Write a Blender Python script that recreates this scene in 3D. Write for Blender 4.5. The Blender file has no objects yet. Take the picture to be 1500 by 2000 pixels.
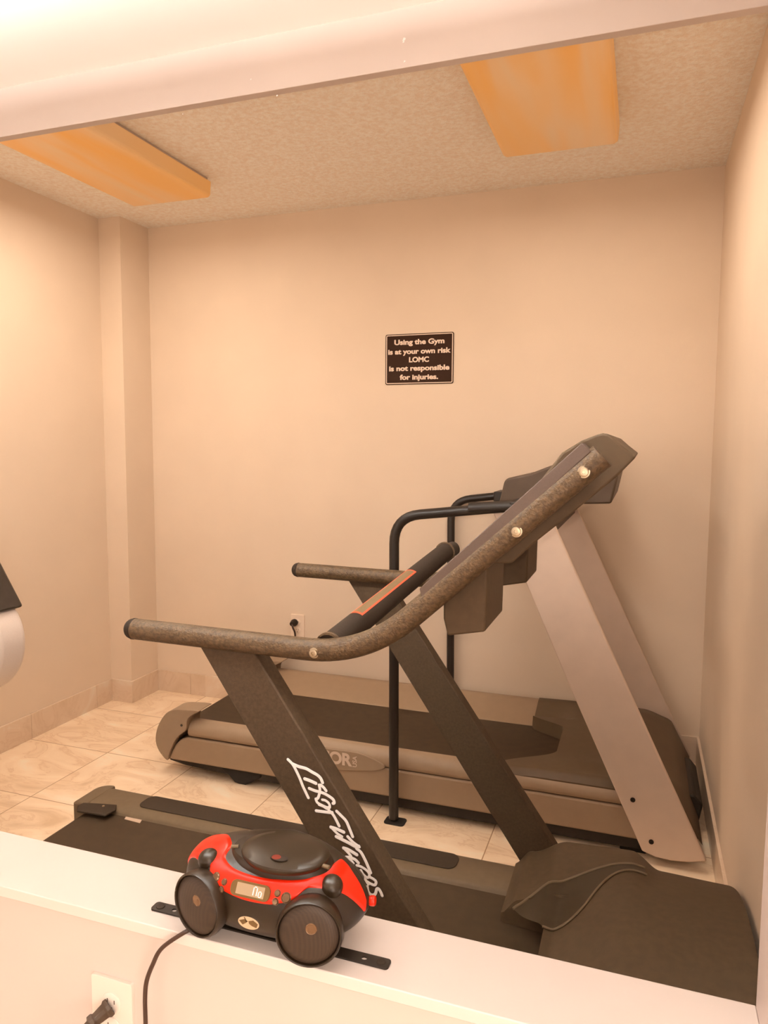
import bpy, bmesh, math, random
from mathutils import Vector, Matrix
random.seed(7)
S = bpy.context.scene
COL = S.collection
PI = math.pi

# ------------------------------------------------------------------ camera, world, lights, exposure
CAM_LOC = (2.04346, -3.15926, 1.28715)
cam = bpy.data.cameras.new('camera')
cam.sensor_fit = 'VERTICAL'; cam.sensor_height = 36.0; cam.lens = 1434.56 * 36.0 / 2000.0
cam.clip_start = 0.02
camo = bpy.data.objects.new('camera', cam); COL.objects.link(camo)
camo.location = CAM_LOC; camo.rotation_euler = (1.479521, -0.005677, 0.33729)
S.camera = camo

wd = bpy.data.worlds.new('world'); S.world = wd; wd.use_nodes = True
wd.node_tree.nodes['Background'].inputs[0].default_value = (1.0, 0.80, 0.62, 1)
wd.node_tree.nodes['Background'].inputs[1].default_value = 0.25

def light(name, kind, loc, energy, color, size=0.1, rot=(0, 0, 0), sy=None):
    l = bpy.data.lights.new(name, kind); l.energy = energy; l.color = color
    if kind == 'AREA':
        l.size = size
        if sy: l.shape = 'RECTANGLE'; l.size_y = sy
    else:
        l.shadow_soft_size = size
    o = bpy.data.objects.new(name, l); COL.objects.link(o); o.location = loc; o.rotation_euler = rot
    return o
WARM = (1.0, 0.88, 0.77)
# the phone's flash, a finger's width up and left of its lens
light('phone_flash', 'POINT', (CAM_LOC[0] - 0.018, CAM_LOC[1] - 0.004, CAM_LOC[2] + 0.014), 20.0, (1.0, 0.82, 0.68), 0.004)
# made-up fill lights in the unseen room: rear, overhead and both sides
light('rear_fill_light', 'AREA', (0.85, -8.9, 0.95), 84.0, WARM, 4.6, (PI / 2, 0, 0), 1.9)  # added fill from far back, so brightness falls off slowly
light('overhead_fill_light', 'AREA', (0.9, -3.9, 2.10), 5.0, WARM, 2.0, (0, 0, 0), 1.0)  # weak added fill from above
light('side_fill_light', 'AREA', (3.2, -4.0, 0.85), 56.0, WARM, 1.6, (PI / 2, 0, math.radians(62)), 1.5)  # added fill aimed across at the alcove walls
light('side_fill_light', 'AREA', (-1.5, -4.0, 0.85), 26.0, WARM, 1.6, (PI / 2, 0, math.radians(-62)), 1.5)  # weaker one of the added side pair

S.view_settings.view_transform = 'Standard'
S.view_settings.look = 'None'
S.view_settings.exposure = -0.34
S.view_settings.gamma = 1.0
S.view_settings.use_curve_mapping = False

# ------------------------------------------------------------------ materials
def mat(name, col, rough=0.5, metal=0.0, spec=0.5, noise=0.0, nscale=40, bump=0.0, bscale=200, col2=None, emit=None, estr=0.0, coat=0.0, detail=3):
    m = bpy.data.materials.new(name); m.use_nodes = True
    nt = m.node_tree; b = nt.nodes['Principled BSDF']
    b.inputs['Base Color'].default_value = (*col, 1); b.inputs['Roughness'].default_value = rough
    b.inputs['Metallic'].default_value = metal; b.inputs['Specular IOR Level'].default_value = spec
    b.inputs['Coat Weight'].default_value = coat
    tc = nt.nodes.new('ShaderNodeTexCoord')
    if noise > 0 or col2:
        n = nt.nodes.new('ShaderNodeTexNoise'); n.inputs['Scale'].default_value = nscale; n.inputs['Detail'].default_value = detail
        nt.links.new(tc.outputs['Object'], n.inputs['Vector'])
        mx = nt.nodes.new('ShaderNodeMix'); mx.data_type = 'RGBA'
        c2 = col2 if col2 else tuple(c * (1 - noise) for c in col)
        mx.inputs['A'].default_value = (*col, 1); mx.inputs['B'].default_value = (*c2, 1)
        r = nt.nodes.new('ShaderNodeMapRange'); r.inputs['From Min'].default_value = 0.35; r.inputs['From Max'].default_value = 0.65
        nt.links.new(n.outputs['Fac'], r.inputs['Value']); nt.links.new(r.outputs['Result'], mx.inputs['Factor'])
        nt.links.new(mx.outputs['Result'], b.inputs['Base Color'])
    if bump > 0:
        n2 = nt.nodes.new('ShaderNodeTexNoise'); n2.inputs['Scale'].default_value = bscale; n2.inputs['Detail'].default_value = 2
        nt.links.new(tc.outputs['Object'], n2.inputs['Vector'])
        bp = nt.nodes.new('ShaderNodeBump'); bp.inputs['Strength'].default_value = bump; bp.inputs['Distance'].default_value = 0.002
        nt.links.new(n2.outputs['Fac'], bp.inputs['Height']); nt.links.new(bp.outputs['Normal'], b.inputs['Normal'])
    if emit:
        b.inputs['Emission Color'].default_value = (*emit, 1); b.inputs['Emission Strength'].default_value = estr
    return m

WALL = (0.765, 0.615, 0.475)
M = {}
M['wall'] = mat('painted_wall', WALL, 0.75, noise=0.04, nscale=3, bump=0.15, bscale=300)
M['header'] = mat('header_paint', (0.52, 0.42, 0.365), 0.6, noise=0.03, nscale=4)
M['front_ceiling'] = mat('white_ceiling_paint', (0.92, 0.90, 0.86), 0.8, noise=0.02, nscale=3)
M['ledge'] = mat('ledge_white_paint', (0.76, 0.68, 0.645), 0.4, noise=0.03, nscale=6, bump=0.1, bscale=60)
M['front_wall'] = mat('front_wall_paint', (0.71, 0.60, 0.56), 0.5, noise=0.03, nscale=4)

def popcorn():
    m = mat('popcorn_ceiling', (0.82, 0.64, 0.50), 0.9)
    nt = m.node_tree; b = nt.nodes['Principled BSDF']
    tc = nt.nodes.new('ShaderNodeTexCoord')
    v = nt.nodes.new('ShaderNodeTexNoise'); v.inputs['Scale'].default_value = 58; v.inputs['Detail'].default_value = 4; v.inputs['Roughness'].default_value = 0.7
    nt.links.new(tc.outputs['Object'], v.inputs['Vector'])
    bp = nt.nodes.new('ShaderNodeBump'); bp.inputs['Strength'].default_value = 0.9; bp.inputs['Distance'].default_value = 0.007
    nt.links.new(v.outputs['Fac'], bp.inputs['Height']); nt.links.new(bp.outputs['Normal'], b.inputs['Normal'])
    mx = nt.nodes.new('ShaderNodeMix'); mx.data_type = 'RGBA'
    mx.inputs['A'].default_value = (0.88, 0.77, 0.65, 1); mx.inputs['B'].default_value = (0.96, 0.92, 0.84, 1)
    r = nt.nodes.new('ShaderNodeMapRange'); r.inputs['From Min'].default_value = 0.38; r.inputs['From Max'].default_value = 0.62
    nt.links.new(v.outputs['Fac'], r.inputs['Value']); nt.links.new(r.outputs['Result'], mx.inputs['Factor'])
    nt.links.new(mx.outputs['Result'], b.inputs['Base Color'])
    return m
M['popcorn'] = popcorn()

def stone(name, grid=True, con=1.0, base=(0.90, 0.70, 0.50)):
    m = mat(name, base, 0.32)
    nt = m.node_tree; b = nt.nodes['Principled BSDF']
    tc = nt.nodes.new('ShaderNodeTexCoord')
    mp = nt.nodes.new('ShaderNodeMapping'); mp.inputs['Location'].default_value = (0.02, 0.742 + 0.41, 0)
    nt.links.new(tc.outputs['Object'], mp.inputs['Vector'])
    # a random offset for every tile so that the veins break at the joints
    sc = nt.nodes.new('ShaderNodeVectorMath'); sc.operation = 'SCALE'; sc.inputs['Scale'].default_value = 1 / 0.409
    nt.links.new(mp.outputs['Vector'], sc.inputs[0])
    fl = nt.nodes.new('ShaderNodeVectorMath'); fl.operation = 'FLOOR'; nt.links.new(sc.outputs[0], fl.inputs[0])
    wn = nt.nodes.new('ShaderNodeTexWhiteNoise'); wn.noise_dimensions = '2D'; nt.links.new(fl.outputs[0], wn.inputs['Vector'])
    ad = nt.nodes.new('ShaderNodeVectorMath'); ad.operation = 'MULTIPLY_ADD'
    ad.inputs[1].default_value = (7, 7, 7); nt.links.new(wn.outputs['Color'], ad.inputs[0]); nt.links.new(tc.outputs['Object'], ad.inputs[2])
    st = nt.nodes.new('ShaderNodeMapping'); st.inputs['Scale'].default_value = (1.0, 1.7, 1.3); st.inputs['Rotation'].default_value = (0, 0, 0.5)
    nt.links.new(ad.outputs[0], st.inputs['Vector'])
    n = nt.nodes.new('ShaderNodeTexNoise'); n.inputs['Scale'].default_value = 3.2; n.inputs['Detail'].default_value = 8; n.inputs['Distortion'].default_value = 1.6; n.inputs['Roughness'].default_value = 0.55
    nt.links.new(st.outputs[0], n.inputs['Vector'])
    cr = nt.nodes.new('ShaderNodeValToRGB'); e = cr.color_ramp.elements
    e[0].position = 0.30; e[0].color = (base[0] * 0.80, base[1] * 0.74, base[2] * 0.66, 1)
    e[1].position = 0.72; e[1].color = (min(base[0] * 1.08, 0.95), min(base[1] * 1.2, 0.9), min(base[2] * 1.32, 0.85), 1)
    e[0].color = tuple(base[i] * (1 + (f - 1) * con) for i, f in enumerate((0.80, 0.74, 0.66))) + (1,)
    for pos, k in ((0.455, 1.0), (0.485, 1 - 0.13 * con), (0.50, 1.0), (0.60, 1 + 0.06 * con)):
        q = cr.color_ramp.elements.new(pos); q.color = (base[0] * k, base[1] * k ** 1.5, base[2] * k ** 2, 1)
    nt.links.new(n.outputs['Fac'], cr.inputs['Fac'])
    out = cr.outputs['Color']
    if grid:
        sx = nt.nodes.new('ShaderNodeSeparateXYZ'); nt.links.new(sc.outputs[0], sx.inputs[0])
        res = []
        for ax in ('X', 'Y'):
            fr = nt.nodes.new('ShaderNodeMath'); fr.operation = 'FRACT'; nt.links.new(sx.outputs[ax], fr.inputs[0])
            pp = nt.nodes.new('ShaderNodeMath'); pp.operation = 'PINGPONG'; pp.inputs[1].default_value = 0.5; nt.links.new(fr.outputs[0], pp.inputs[0])
            lt = nt.nodes.new('ShaderNodeMath'); lt.operation = 'LESS_THAN'; lt.inputs[1].default_value = 0.0042; nt.links.new(pp.outputs[0], lt.inputs[0])
            res.append(lt)
        mxm = nt.nodes.new('ShaderNodeMath'); mxm.operation = 'MAXIMUM'
        nt.links.new(res[0].outputs[0], mxm.inputs[0]); nt.links.new(res[1].outputs[0], mxm.inputs[1])
        mx = nt.nodes.new('ShaderNodeMix'); mx.data_type = 'RGBA'; mx.inputs['B'].default_value = (0.42, 0.24, 0.12, 1)
        nt.links.new(mxm.outputs[0], mx.inputs['Factor']); nt.links.new(out, mx.inputs['A']); out = mx.outputs['Result']
    nt.links.new(out, b.inputs['Base Color'])
    return m
M['floor'] = stone('marble_floor_tile')
M['base'] = stone('marble_baseboard_tile', False, 0.45, (0.72, 0.555, 0.415))
M['grout'] = mat('grout', (0.5, 0.33, 0.2), 0.9, noise=0.1)

M['lf_tube'] = mat('hammered_bronze_powdercoat', (0.0534, 0.0302, 0.0127), 0.45, 0.1, 0.3, noise=0.35, nscale=150, bump=0.7, bscale=260, col2=(0.105, 0.062, 0.030))
M['lf_panel'] = mat('dark_textured_steel', (0.0648, 0.0389, 0.0203), 0.6, 0.0, 0.18, noise=0.25, nscale=160, bump=0.3, bscale=500)
M['lf_plastic'] = mat('dark_brown_plastic', (0.0792, 0.0489, 0.0256), 0.6, 0.0, 0.18, noise=0.12, nscale=60, bump=0.1, bscale=900)
M['lf_recess_shade'] = mat('recess_shade_plastic', (0.0433, 0.0275, 0.0142), 0.45, 0.0, 0.18, noise=0.1)  # darker tone paints in the shade of the hood's recessed face
M['lf_bar'] = mat('console_edge_plastic', (0.0872, 0.0564, 0.0421), 0.5, 0.0, 0.25, noise=0.1, nscale=300)
M['lf_rail'] = mat('taupe_rail_plastic', (0.1368, 0.0926, 0.0524), 0.5, 0.0, 0.25, noise=0.08, nscale=50)
M['lf_strip'] = mat('dark_grip_strip', (0.0361, 0.0224, 0.0129), 0.6, 0.0, 0.18, noise=0.15, nscale=200)
M['belt'] = mat('running_belt', (0.0530, 0.0309, 0.0150), 0.75, 0.0, 0.18, noise=0.15, nscale=30, bump=0.1, bscale=700)
M['black'] = mat('black_plastic', (0.0224, 0.0152, 0.0104), 0.45, 0.0, 0.25, noise=0.1)
M['rubber'] = mat('black_rubber', (0.0160, 0.0112, 0.0080), 0.7, 0.0, 0.2, noise=0.2, nscale=60)
M['foam'] = mat('padded_grip', (0.0256, 0.0152, 0.0087), 0.7, 0.0, 0.2, noise=0.15, nscale=60, bump=0.2, bscale=300)
M['pre_side'] = mat('taupe_shroud_plastic', (0.3041, 0.2045, 0.1275), 0.42, 0.0, 0.35, noise=0.05, nscale=30)
M['pre_cap'] = mat('taupe_cap_plastic', (0.2850, 0.1952, 0.1239), 0.5, 0.0, 0.4, noise=0.05, nscale=30)
M['pre_hood'] = mat('brown_hood_plastic', (0.1018, 0.0632, 0.0332), 0.5, 0.0, 0.22, noise=0.08, nscale=30)
M['pre_silver'] = mat('satin_silver_paint', (0.7000, 0.5533, 0.4514), 0.40, 0.25, 0.5, noise=0.05, nscale=14)
M['pre_tube'] = mat('black_powdercoat_tube', (0.0180, 0.0120, 0.0083), 0.38, 0.0, 0.3, noise=0.1)
M['pre_console'] = mat('dark_console_plastic', (0.0751, 0.0477, 0.0295), 0.45, 0.0, 0.22, noise=0.08)
M['chrome'] = mat('chrome', (0.42, 0.34, 0.24), 0.42, 1.0, noise=0.05)
M['white_ink'] = mat('white_lettering', (0.95, 0.93, 0.92), 0.6, noise=0.02)
M['dark_ink'] = mat('dark_decal_outline', (0.022, 0.010, 0.006), 0.5, noise=0.02)
M['silver_ink'] = mat('silver_lettering', (0.62, 0.48, 0.38), 0.5, noise=0.02)
M['red_line'] = mat('red_sticker', (0.85, 0.10, 0.03), 0.5, noise=0.02)
M['olive'] = mat('olive_sticker', (0.20, 0.125, 0.055), 0.45, noise=0.1)
M['label'] = mat('pale_label', (0.62, 0.46, 0.34), 0.6, noise=0.1)
M['red'] = mat('glossy_red_plastic', (0.74, 0.020, 0.003), 0.25, 0.0, 0.35, noise=0.02)
M['boom'] = mat('boombox_black_plastic', (0.0223, 0.0123, 0.0054), 0.38, 0.0, 0.35, noise=0.06)
M['boom_lid'] = mat('boombox_lid_plastic', (0.0228, 0.0128, 0.0050), 0.34, 0.0, 0.4, noise=0.06)
M['lcd'] = mat('lcd_glass', (0.38, 0.27, 0.17), 0.3, noise=0.03)
M['lcd_frame'] = mat('lcd_surround', (0.13, 0.07, 0.02), 0.3, noise=0.03)
M['lcd_digit'] = mat('lcd_digit', (0.85, 0.80, 0.75), 0.4, emit=(1, 0.95, 0.9), estr=0.35)
M['button'] = mat('smoked_chrome_button', (0.20, 0.12, 0.07), 0.2, 0.7, noise=0.05)
M['silver'] = mat('silver_badge', (0.75, 0.66, 0.55), 0.22, 0.9, noise=0.03)
M['sign'] = mat('sign_face', (0.040, 0.018, 0.010), 0.8, 0.0, 0.15, noise=0.06)
M['sign_ink'] = mat('sign_lettering', (0.84, 0.66, 0.52), 0.6, noise=0.02)
M['plate'] = mat('outlet_plate', (0.88, 0.70, 0.55), 0.35, noise=0.01)
M['plate_front'] = mat('white_outlet_plate', (0.84, 0.75, 0.68), 0.28, noise=0.01)
M['slot'] = mat('outlet_slot', (0.10, 0.06, 0.04), 0.6, noise=0.05)
M['cord'] = mat('brown_black_cord', (0.045, 0.018, 0.009), 0.4, noise=0.05)
M['plug'] = mat('brown_plug_rubber', (0.060, 0.034, 0.018), 0.5, noise=0.1)
M['bike_white'] = mat('white_shroud', (0.78, 0.68, 0.62), 0.3, noise=0.06, nscale=400)
M['bike_dark'] = mat('dark_gloss_cover', (0.045, 0.034, 0.026), 0.22, 0.3, noise=0.1)

def grille_mat():
    m = mat('speaker_mesh', (0.040, 0.024, 0.014), 0.5, 0.3)
    nt = m.node_tree; b = nt.nodes['Principled BSDF']; tc = nt.nodes.new('ShaderNodeTexCoord')
    v = nt.nodes.new('ShaderNodeTexVoronoi'); v.inputs['Scale'].default_value = 650; v.inputs['Randomness'].default_value = 0.0
    nt.links.new(tc.outputs['Object'], v.inputs['Vector'])
    mx = nt.nodes.new('ShaderNodeMix'); mx.data_type = 'RGBA'; mx.inputs['A'].default_value = (0.022, 0.013, 0.008, 1); mx.inputs['B'].default_value = (0.050, 0.030, 0.018, 1)
    r = nt.nodes.new('ShaderNodeMapRange'); r.inputs['From Min'].default_value = 0.25; r.inputs['From Max'].default_value = 0.5
    nt.links.new(v.outputs['Distance'], r.inputs['Value']); nt.links.new(r.outputs['Result'], mx.inputs['Factor'])
    nt.links.new(mx.outputs['Result'], b.inputs['Base Color'])
    return m
M['grille'] = grille_mat()

def diffuser_mat():
    # amber prismatic plastic, two paler bands where the tubes lie behind it
    m = mat('amber_diffuser', (0.72, 0.42, 0.15), 0.45)
    nt = m.node_tree; b = nt.nodes['Principled BSDF']; tc = nt.nodes.new('ShaderNodeTexCoord')
    mp = nt.nodes.new('ShaderNodeMapping'); mp.inputs['Scale'].default_value = (9, 1.1, 1)
    nt.links.new(tc.outputs['Object'], mp.inputs['Vector'])
    n = nt.nodes.new('ShaderNodeTexNoise'); n.inputs['Scale'].default_value = 1.0; n.inputs['Detail'].default_value = 2; n.inputs['Distortion'].default_value = 0.4
    nt.links.new(mp.outputs[0], n.inputs['Vector'])
    cr = nt.nodes.new('ShaderNodeValToRGB'); e = cr.color_ramp.elements
    e[0].position = 0.34; e[0].color = (0.70, 0.34, 0.075, 1); e[1].position = 0.66; e[1].color = (0.66, 0.42, 0.21, 1)
    nt.links.new(n.outputs['Fac'], cr.inputs['Fac']); nt.links.new(cr.outputs[0], b.inputs['Base Color'])
    nt.links.new(cr.outputs[0], b.inputs['Emission Color']); b.inputs['Emission Strength'].default_value = 0.32   # tubes burning low
    return m
M['diffuser'] = diffuser_mat()

# ------------------------------------------------------------------ helpers
def obj(name, bm, m, parent=None, smooth=None, bevel=0, seg=2, label=None):
    me = bpy.data.meshes.new(name)
    bmesh.ops.recalc_face_normals(bm, faces=bm.faces)
    bm.to_mesh(me); bm.free(); me.materials.append(M[m] if isinstance(m, str) else m)
    o = bpy.data.objects.new(name, me); COL.objects.link(o)
    if smooth or bevel:
        me.shade_smooth(); me.set_sharp_from_angle(angle=math.radians(smooth or 35))
    if bevel:
        b = o.modifiers.new('bevel', 'BEVEL'); b.width = bevel; b.segments = seg; b.limit_method = 'ANGLE'; b.angle_limit = math.radians(30); b.harden_normals = False
    if parent: o.parent = parent
    if label: o['label'] = label
    return o
def tag(o, label, cat, group=None):
    o['label'] = label; o['category'] = cat
    if group: o['group'] = group
    return o
def thing(name, label, cat, loc=(0, 0, 0)):
    o = bpy.data.objects.new(name, None); COL.objects.link(o); o.empty_display_size = 0.05
    o.location = loc
    return tag(o, label, cat)
def struct(name, bm, m, **k):
    o = obj(name, bm, m, **k); o['kind'] = 'structure'; return o
SUB = {}
def sub(child, part): SUB[child] = part; return child
def reroot(root, parts):
    # parts are modelled in world coordinates; keep them there under a moved root
    bpy.context.view_layer.update()
    for q in parts:
        if q in SUB: q.parent = SUB[q]          # a piece of a part: one level deeper
        else: q.parent = root; q.matrix_parent_inverse = root.matrix_world.inverted()
def add_box(bm, a, b):
    vs = [bm.verts.new((x, y, z)) for z in (a[2], b[2]) for y in (a[1], b[1]) for x in (a[0], b[0])]
    for f in ((0, 2, 3, 1), (4, 5, 7, 6), (0, 1, 5, 4), (2, 6, 7, 3), (0, 4, 6, 2), (1, 3, 7, 5)):
        bm.faces.new([vs[i] for i in f])
def box(a, b):
    bm = bmesh.new(); add_box(bm, a, b); return bm
def add_prism(bm, pts, ax, a, b):
    # polygon in the plane normal to axis ax, extruded between coordinates a and b
    def P(u, v, w):
        return {'y': (u, w, v), 'z': (u, v, w), 'x': (w, u, v)}[ax]
    r0 = [bm.verts.new(P(u, v, a)) for u, v in pts]; r1 = [bm.verts.new(P(u, v, b)) for u, v in pts]
    n = len(pts)
    bm.faces.new(r0); bm.faces.new(r1[::-1])
    for i in range(n): bm.faces.new((r0[i], r0[(i + 1) % n], r1[(i + 1) % n], r1[i]))
def prism(pts, ax, a, b):
    bm = bmesh.new(); add_prism(bm, pts, ax, a, b); return bm
def catmull(P, n=8, closed=False):
    P = [Vector(p) for p in P]; out = []; N = len(P)
    rng = range(N) if closed else range(N - 1)
    for i in rng:
        if closed: a, b, c, d = P[i - 1], P[i], P[(i + 1) % N], P[(i + 2) % N]
        else: a, b, c, d = P[max(i - 1, 0)], P[i], P[i + 1], P[min(i + 2, N - 1)]
        for k in range(n):
            t = k / n
            out.append(0.5 * ((2 * b) + (c - a) * t + (2 * a - 5 * b + 4 * c - d) * t * t + (3 * b - a - 3 * c + d) * t ** 3))
    if not closed: out.append(P[-1])
    return out
def fillet(P, r, n=8):
    P = [Vector(p) for p in P]; out = [P[0]]
    for i in range(1, len(P) - 1):
        a, b, c = P[i - 1], P[i], P[i + 1]; u = (a - b).normalized(); v = (c - b).normalized()
        rr = r[i - 1] if isinstance(r, (list, tuple)) else r
        s = b + u * rr; e = b + v * rr
        for k in range(n + 1):
            t = k / n; out.append((1 - t) ** 2 * s + 2 * t * (1 - t) * b + t * t * e)
    out.append(P[-1]); return out
def add_tube(bm, P, r, seg=20, caps=True, flat=None):
    P = [Vector(p) for p in P]; rings = []; up = None
    for i, c in enumerate(P):
        t = (P[min(i + 1, len(P) - 1)] - P[max(i - 1, 0)]).normalized()
        if up is None:
            up = Vector((0, 0, 1)) if abs(t.z) < 0.9 else Vector((1, 0, 0))
        u = (up - t * up.dot(t)).normalized(); up = u; w = t.cross(u)
        rr = r[i] if isinstance(r, list) else r
        fl = flat or (1, 1)
        rings.append([bm.verts.new(c + (u * math.cos(2 * PI * k / seg) * fl[0] + w * math.sin(2 * PI * k / seg) * fl[1]) * rr) for k in range(seg)])
    for a, b in zip(rings, rings[1:]):
        for k in range(seg): bm.faces.new((a[k], a[(k + 1) % seg], b[(k + 1) % seg], b[k]))
    if caps: bm.faces.new(rings[0][::-1]); bm.faces.new(rings[-1])
def tube(P, r, **k):
    bm = bmesh.new(); add_tube(bm, P, r, **k); return bm
def add_lathe(bm, prof, c, axis, seg=40):
    # prof: (radius, distance along axis) pairs
    a = Vector(axis).normalized(); c = Vector(c)
    u = a.orthogonal().normalized(); w = a.cross(u); rings = []
    for r, d in prof:
        if r < 1e-6: rings.append([bm.verts.new(c + a * d)])
        else: rings.append([bm.verts.new(c + a * d + (u * math.cos(2 * PI * k / seg) + w * math.sin(2 * PI * k / seg)) * r) for k in range(seg)])
    for p, q in zip(rings, rings[1:]):
        if len(p) == 1 and len(q) == 1: continue
        for k in range(seg):
            k2 = (k + 1) % seg
            if len(p) == 1: bm.faces.new((p[0], q[k2], q[k]))
            elif len(q) == 1: bm.faces.new((p[k], p[k2], q[0]))
            else: bm.faces.new((p[k], p[k2], q[k2], q[k]))
def lathe(prof, c, axis, seg=40):
    bm = bmesh.new(); add_lathe(bm, prof, c, axis, seg); return bm
def dome(r, h=1.0, n=8):
    return [(r * math.cos(PI / 2 * k / n), r * h * math.sin(PI / 2 * k / n)) for k in range(n)] + [(0, r * h)]
def rrect(x0, y0, x1, y1, r, n=6):
    out = []
    for cx, cy, a0 in ((x1 - r, y1 - r, 0), (x0 + r, y1 - r, 90), (x0 + r, y0 + r, 180), (x1 - r, y0 + r, 270)):
        for k in range(n + 1):
            a = math.radians(a0 + 90 * k / n); out.append((cx + r * math.cos(a), cy + r * math.sin(a)))
    return out
def flat2d(name, loops, depth, m, parent=None, mw=None, bev=0.0):
    # filled 2-D outline, later loops cut holes, turned into a mesh in the plane given by mw
    cu = bpy.data.curves.new(name, 'CURVE'); cu.dimensions = '2D'; cu.fill_mode = 'BOTH'; cu.extrude = depth / 2; cu.bevel_depth = bev
    for L in loops:
        sp = cu.splines.new('POLY'); sp.points.add(len(L) - 1); sp.use_cyclic_u = True
        for q, (x, y) in zip(sp.points, L): q.co = (x, y, 0, 1)
    return bake(name, cu, m, parent, mw)
def bake(name, data, m, parent, mw):
    t = bpy.data.objects.new('tmp', data); COL.objects.link(t); bpy.context.view_layer.update()
    dg = bpy.context.evaluated_depsgraph_get()
    me = bpy.data.meshes.new_from_object(t.evaluated_get(dg)); bpy.data.objects.remove(t)
    me.name = name; me.materials.clear(); me.materials.append(M[m])
    if mw is not None: me.transform(mw)
    o = bpy.data.objects.new(name, me); COL.objects.link(o)
    if parent: o.parent = parent
    return o
def text(name, body, size, m, parent, mw, bold=0.0, depth=0.001, space=1.0, ax='CENTER', line=1.0):
    cu = bpy.data.curves.new(name, 'FONT'); cu.body = body; cu.size = size; cu.align_x = ax; cu.align_y = 'CENTER'
    cu.offset = bold; cu.extrude = depth / 2; cu.space_character = space; cu.space_line = line; cu.resolution_u = 6
    return bake(name, cu, m, parent, mw)
def frame(o, ux, uy):
    # matrix whose local x, y run along ux, uy
    ux = Vector(ux).normalized(); uy = Vector(uy); uy = (uy - ux * uy.dot(ux)).normalized(); uz = ux.cross(uy)
    m = Matrix((ux, uy, uz)).transposed().to_4x4(); m.translation = Vector(o); return m

# ------------------------------------------------------------------ the setting
XL, XR, XC, YC, H, HB = -0.437, 2.303, -0.314, -0.211, 2.35, 0.110
LEDGE = 0.60
YH = -1.70                      # header
ZH, ZF = 2.022, 2.133           # header bottom, ceiling of the room in front
FX0, FX1, FY = -1.6, 3.3, -9.0  # front room extent
struct('floor', box((FX0, FY, -0.06), (FX1, 0.0, 0.0)), 'floor')
struct('wall_back', box((XL - 0.1, 0.0, 0.0), (XR + 0.1, 0.1, H)), 'wall')
struct('wall_left', box((XL - 0.1, -2.33, 0.0), (XL, 0.0, H)), 'wall')
struct('wall_right', box((XR, -2.205, 0.0), (XR + 0.1, 0.0, H)), 'wall')
struct('wall_corner', box((XL, YC, 0.0), (XC, 0.0, H)), 'wall')
struct('ceiling', box((XL - 0.1, YH, H), (XR + 0.1, 0.1, H + 0.06)), 'popcorn')
struct('ceiling_front', box((FX0, FY, ZF), (FX1, YH - 0.022, ZF + 0.06)), 'front_ceiling')
PX_CHIPS = [(x, z, r) for (x, z), r in zip([(1.576,2.0749),(1.575,2.0703),(1.5774,2.0338),(1.2989,2.0099),(1.0688,2.0046),(1.2378,2.0516)], (0.0035, 0.0022, 0.002, 0.002, 0.0016, 0.0014))]
hd = struct('wall_header', box((XL, YH - 0.022, ZH), (XR, YH, H + 0.06)), 'header', bevel=0.001)
bm = bmesh.new()
for x_, z_, r_ in PX_CHIPS: add_prism(bm, [(x_ - r_, z_ - r_ * 0.8), (x_ + r_ * 0.7, z_ - r_ * 0.5), (x_ + r_, z_ + r_ * 0.6), (x_ - r_ * 0.2, z_ + r_)], 'y', YH - 0.0223, YH - 0.0219)
chips = obj('paint_chips', bm, 'ledge', hd)
bm = box((FX0, -2.315, 0.0), (2.2, -2.215, LEDGE - 0.018)); struct('wall_front', bm, 'front_wall')
struct('wall_pier', box((2.2, -2.325, 0.0), (FX1, -2.205, ZF)), 'front_wall', bevel=0.002)
struct('trim_1', box((FX0, -2.331, LEDGE - 0.018), (2.2, -2.205, LEDGE)), 'ledge', bevel=0.0015)
struct('wall_front_left', box((FX0, -2.325, LEDGE), (XL, -2.205, ZF)), 'front_wall')
struct('wall_side', box((FX0 - 0.1, FY, 0), (FX0, -2.205, ZF)), 'front_wall')
struct('wall_side', box((FX1, FY, 0), (FX1 + 0.1, -2.205, ZF)), 'front_wall')
struct('wall_rear', box((FX0, FY - 0.1, 0), (FX1, FY, ZF)), 'front_wall')
# tiled baseboards, each run with its joints
def run(name, a, b, n, joints):
    # a..b along the wall, n = direction into the room
    bm = bmesh.new(); a = Vector((*a, 0)); b = Vector((*b, 0)); d = (b - a); L = d.length; d.normalize(); n = Vector((*n, 0))
    cuts = [0] + [j for j in joints if 0 < j < L] + [L]
    for s, e in zip(cuts, cuts[1:]):
        p = a + d * (s + 0.0008); q = a + d * (e - 0.0008) + n * 0.010
        add_box(bm, (min(p.x, q.x), min(p.y, q.y), 0.0), (max(p.x, q.x), max(p.y, q.y), HB))
    return struct(name, bm, 'base', bevel=0.0008)
run('baseboard_left', (XL, YC), (XL, -2.2), (1, 0), [0.115, 0.525, 0.935, 1.345, 1.755])
run('baseboard_corner', (XL + 0.01, YC), (XC + 0.01, YC), (0, -1), [])
run('baseboard_corner', (XC, YC), (XC, -0.01), (1, 0), [])
run('baseboard_back', (XC, 0), (XR, 0), (0, -1), [0.205 + 0.41 * i for i in range(7)])
run('baseboard_right', (XR, -0.01), (XR, -2.2), (-1, 0), [0.33 + 0.41 * i for i in range(6)])

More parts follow.
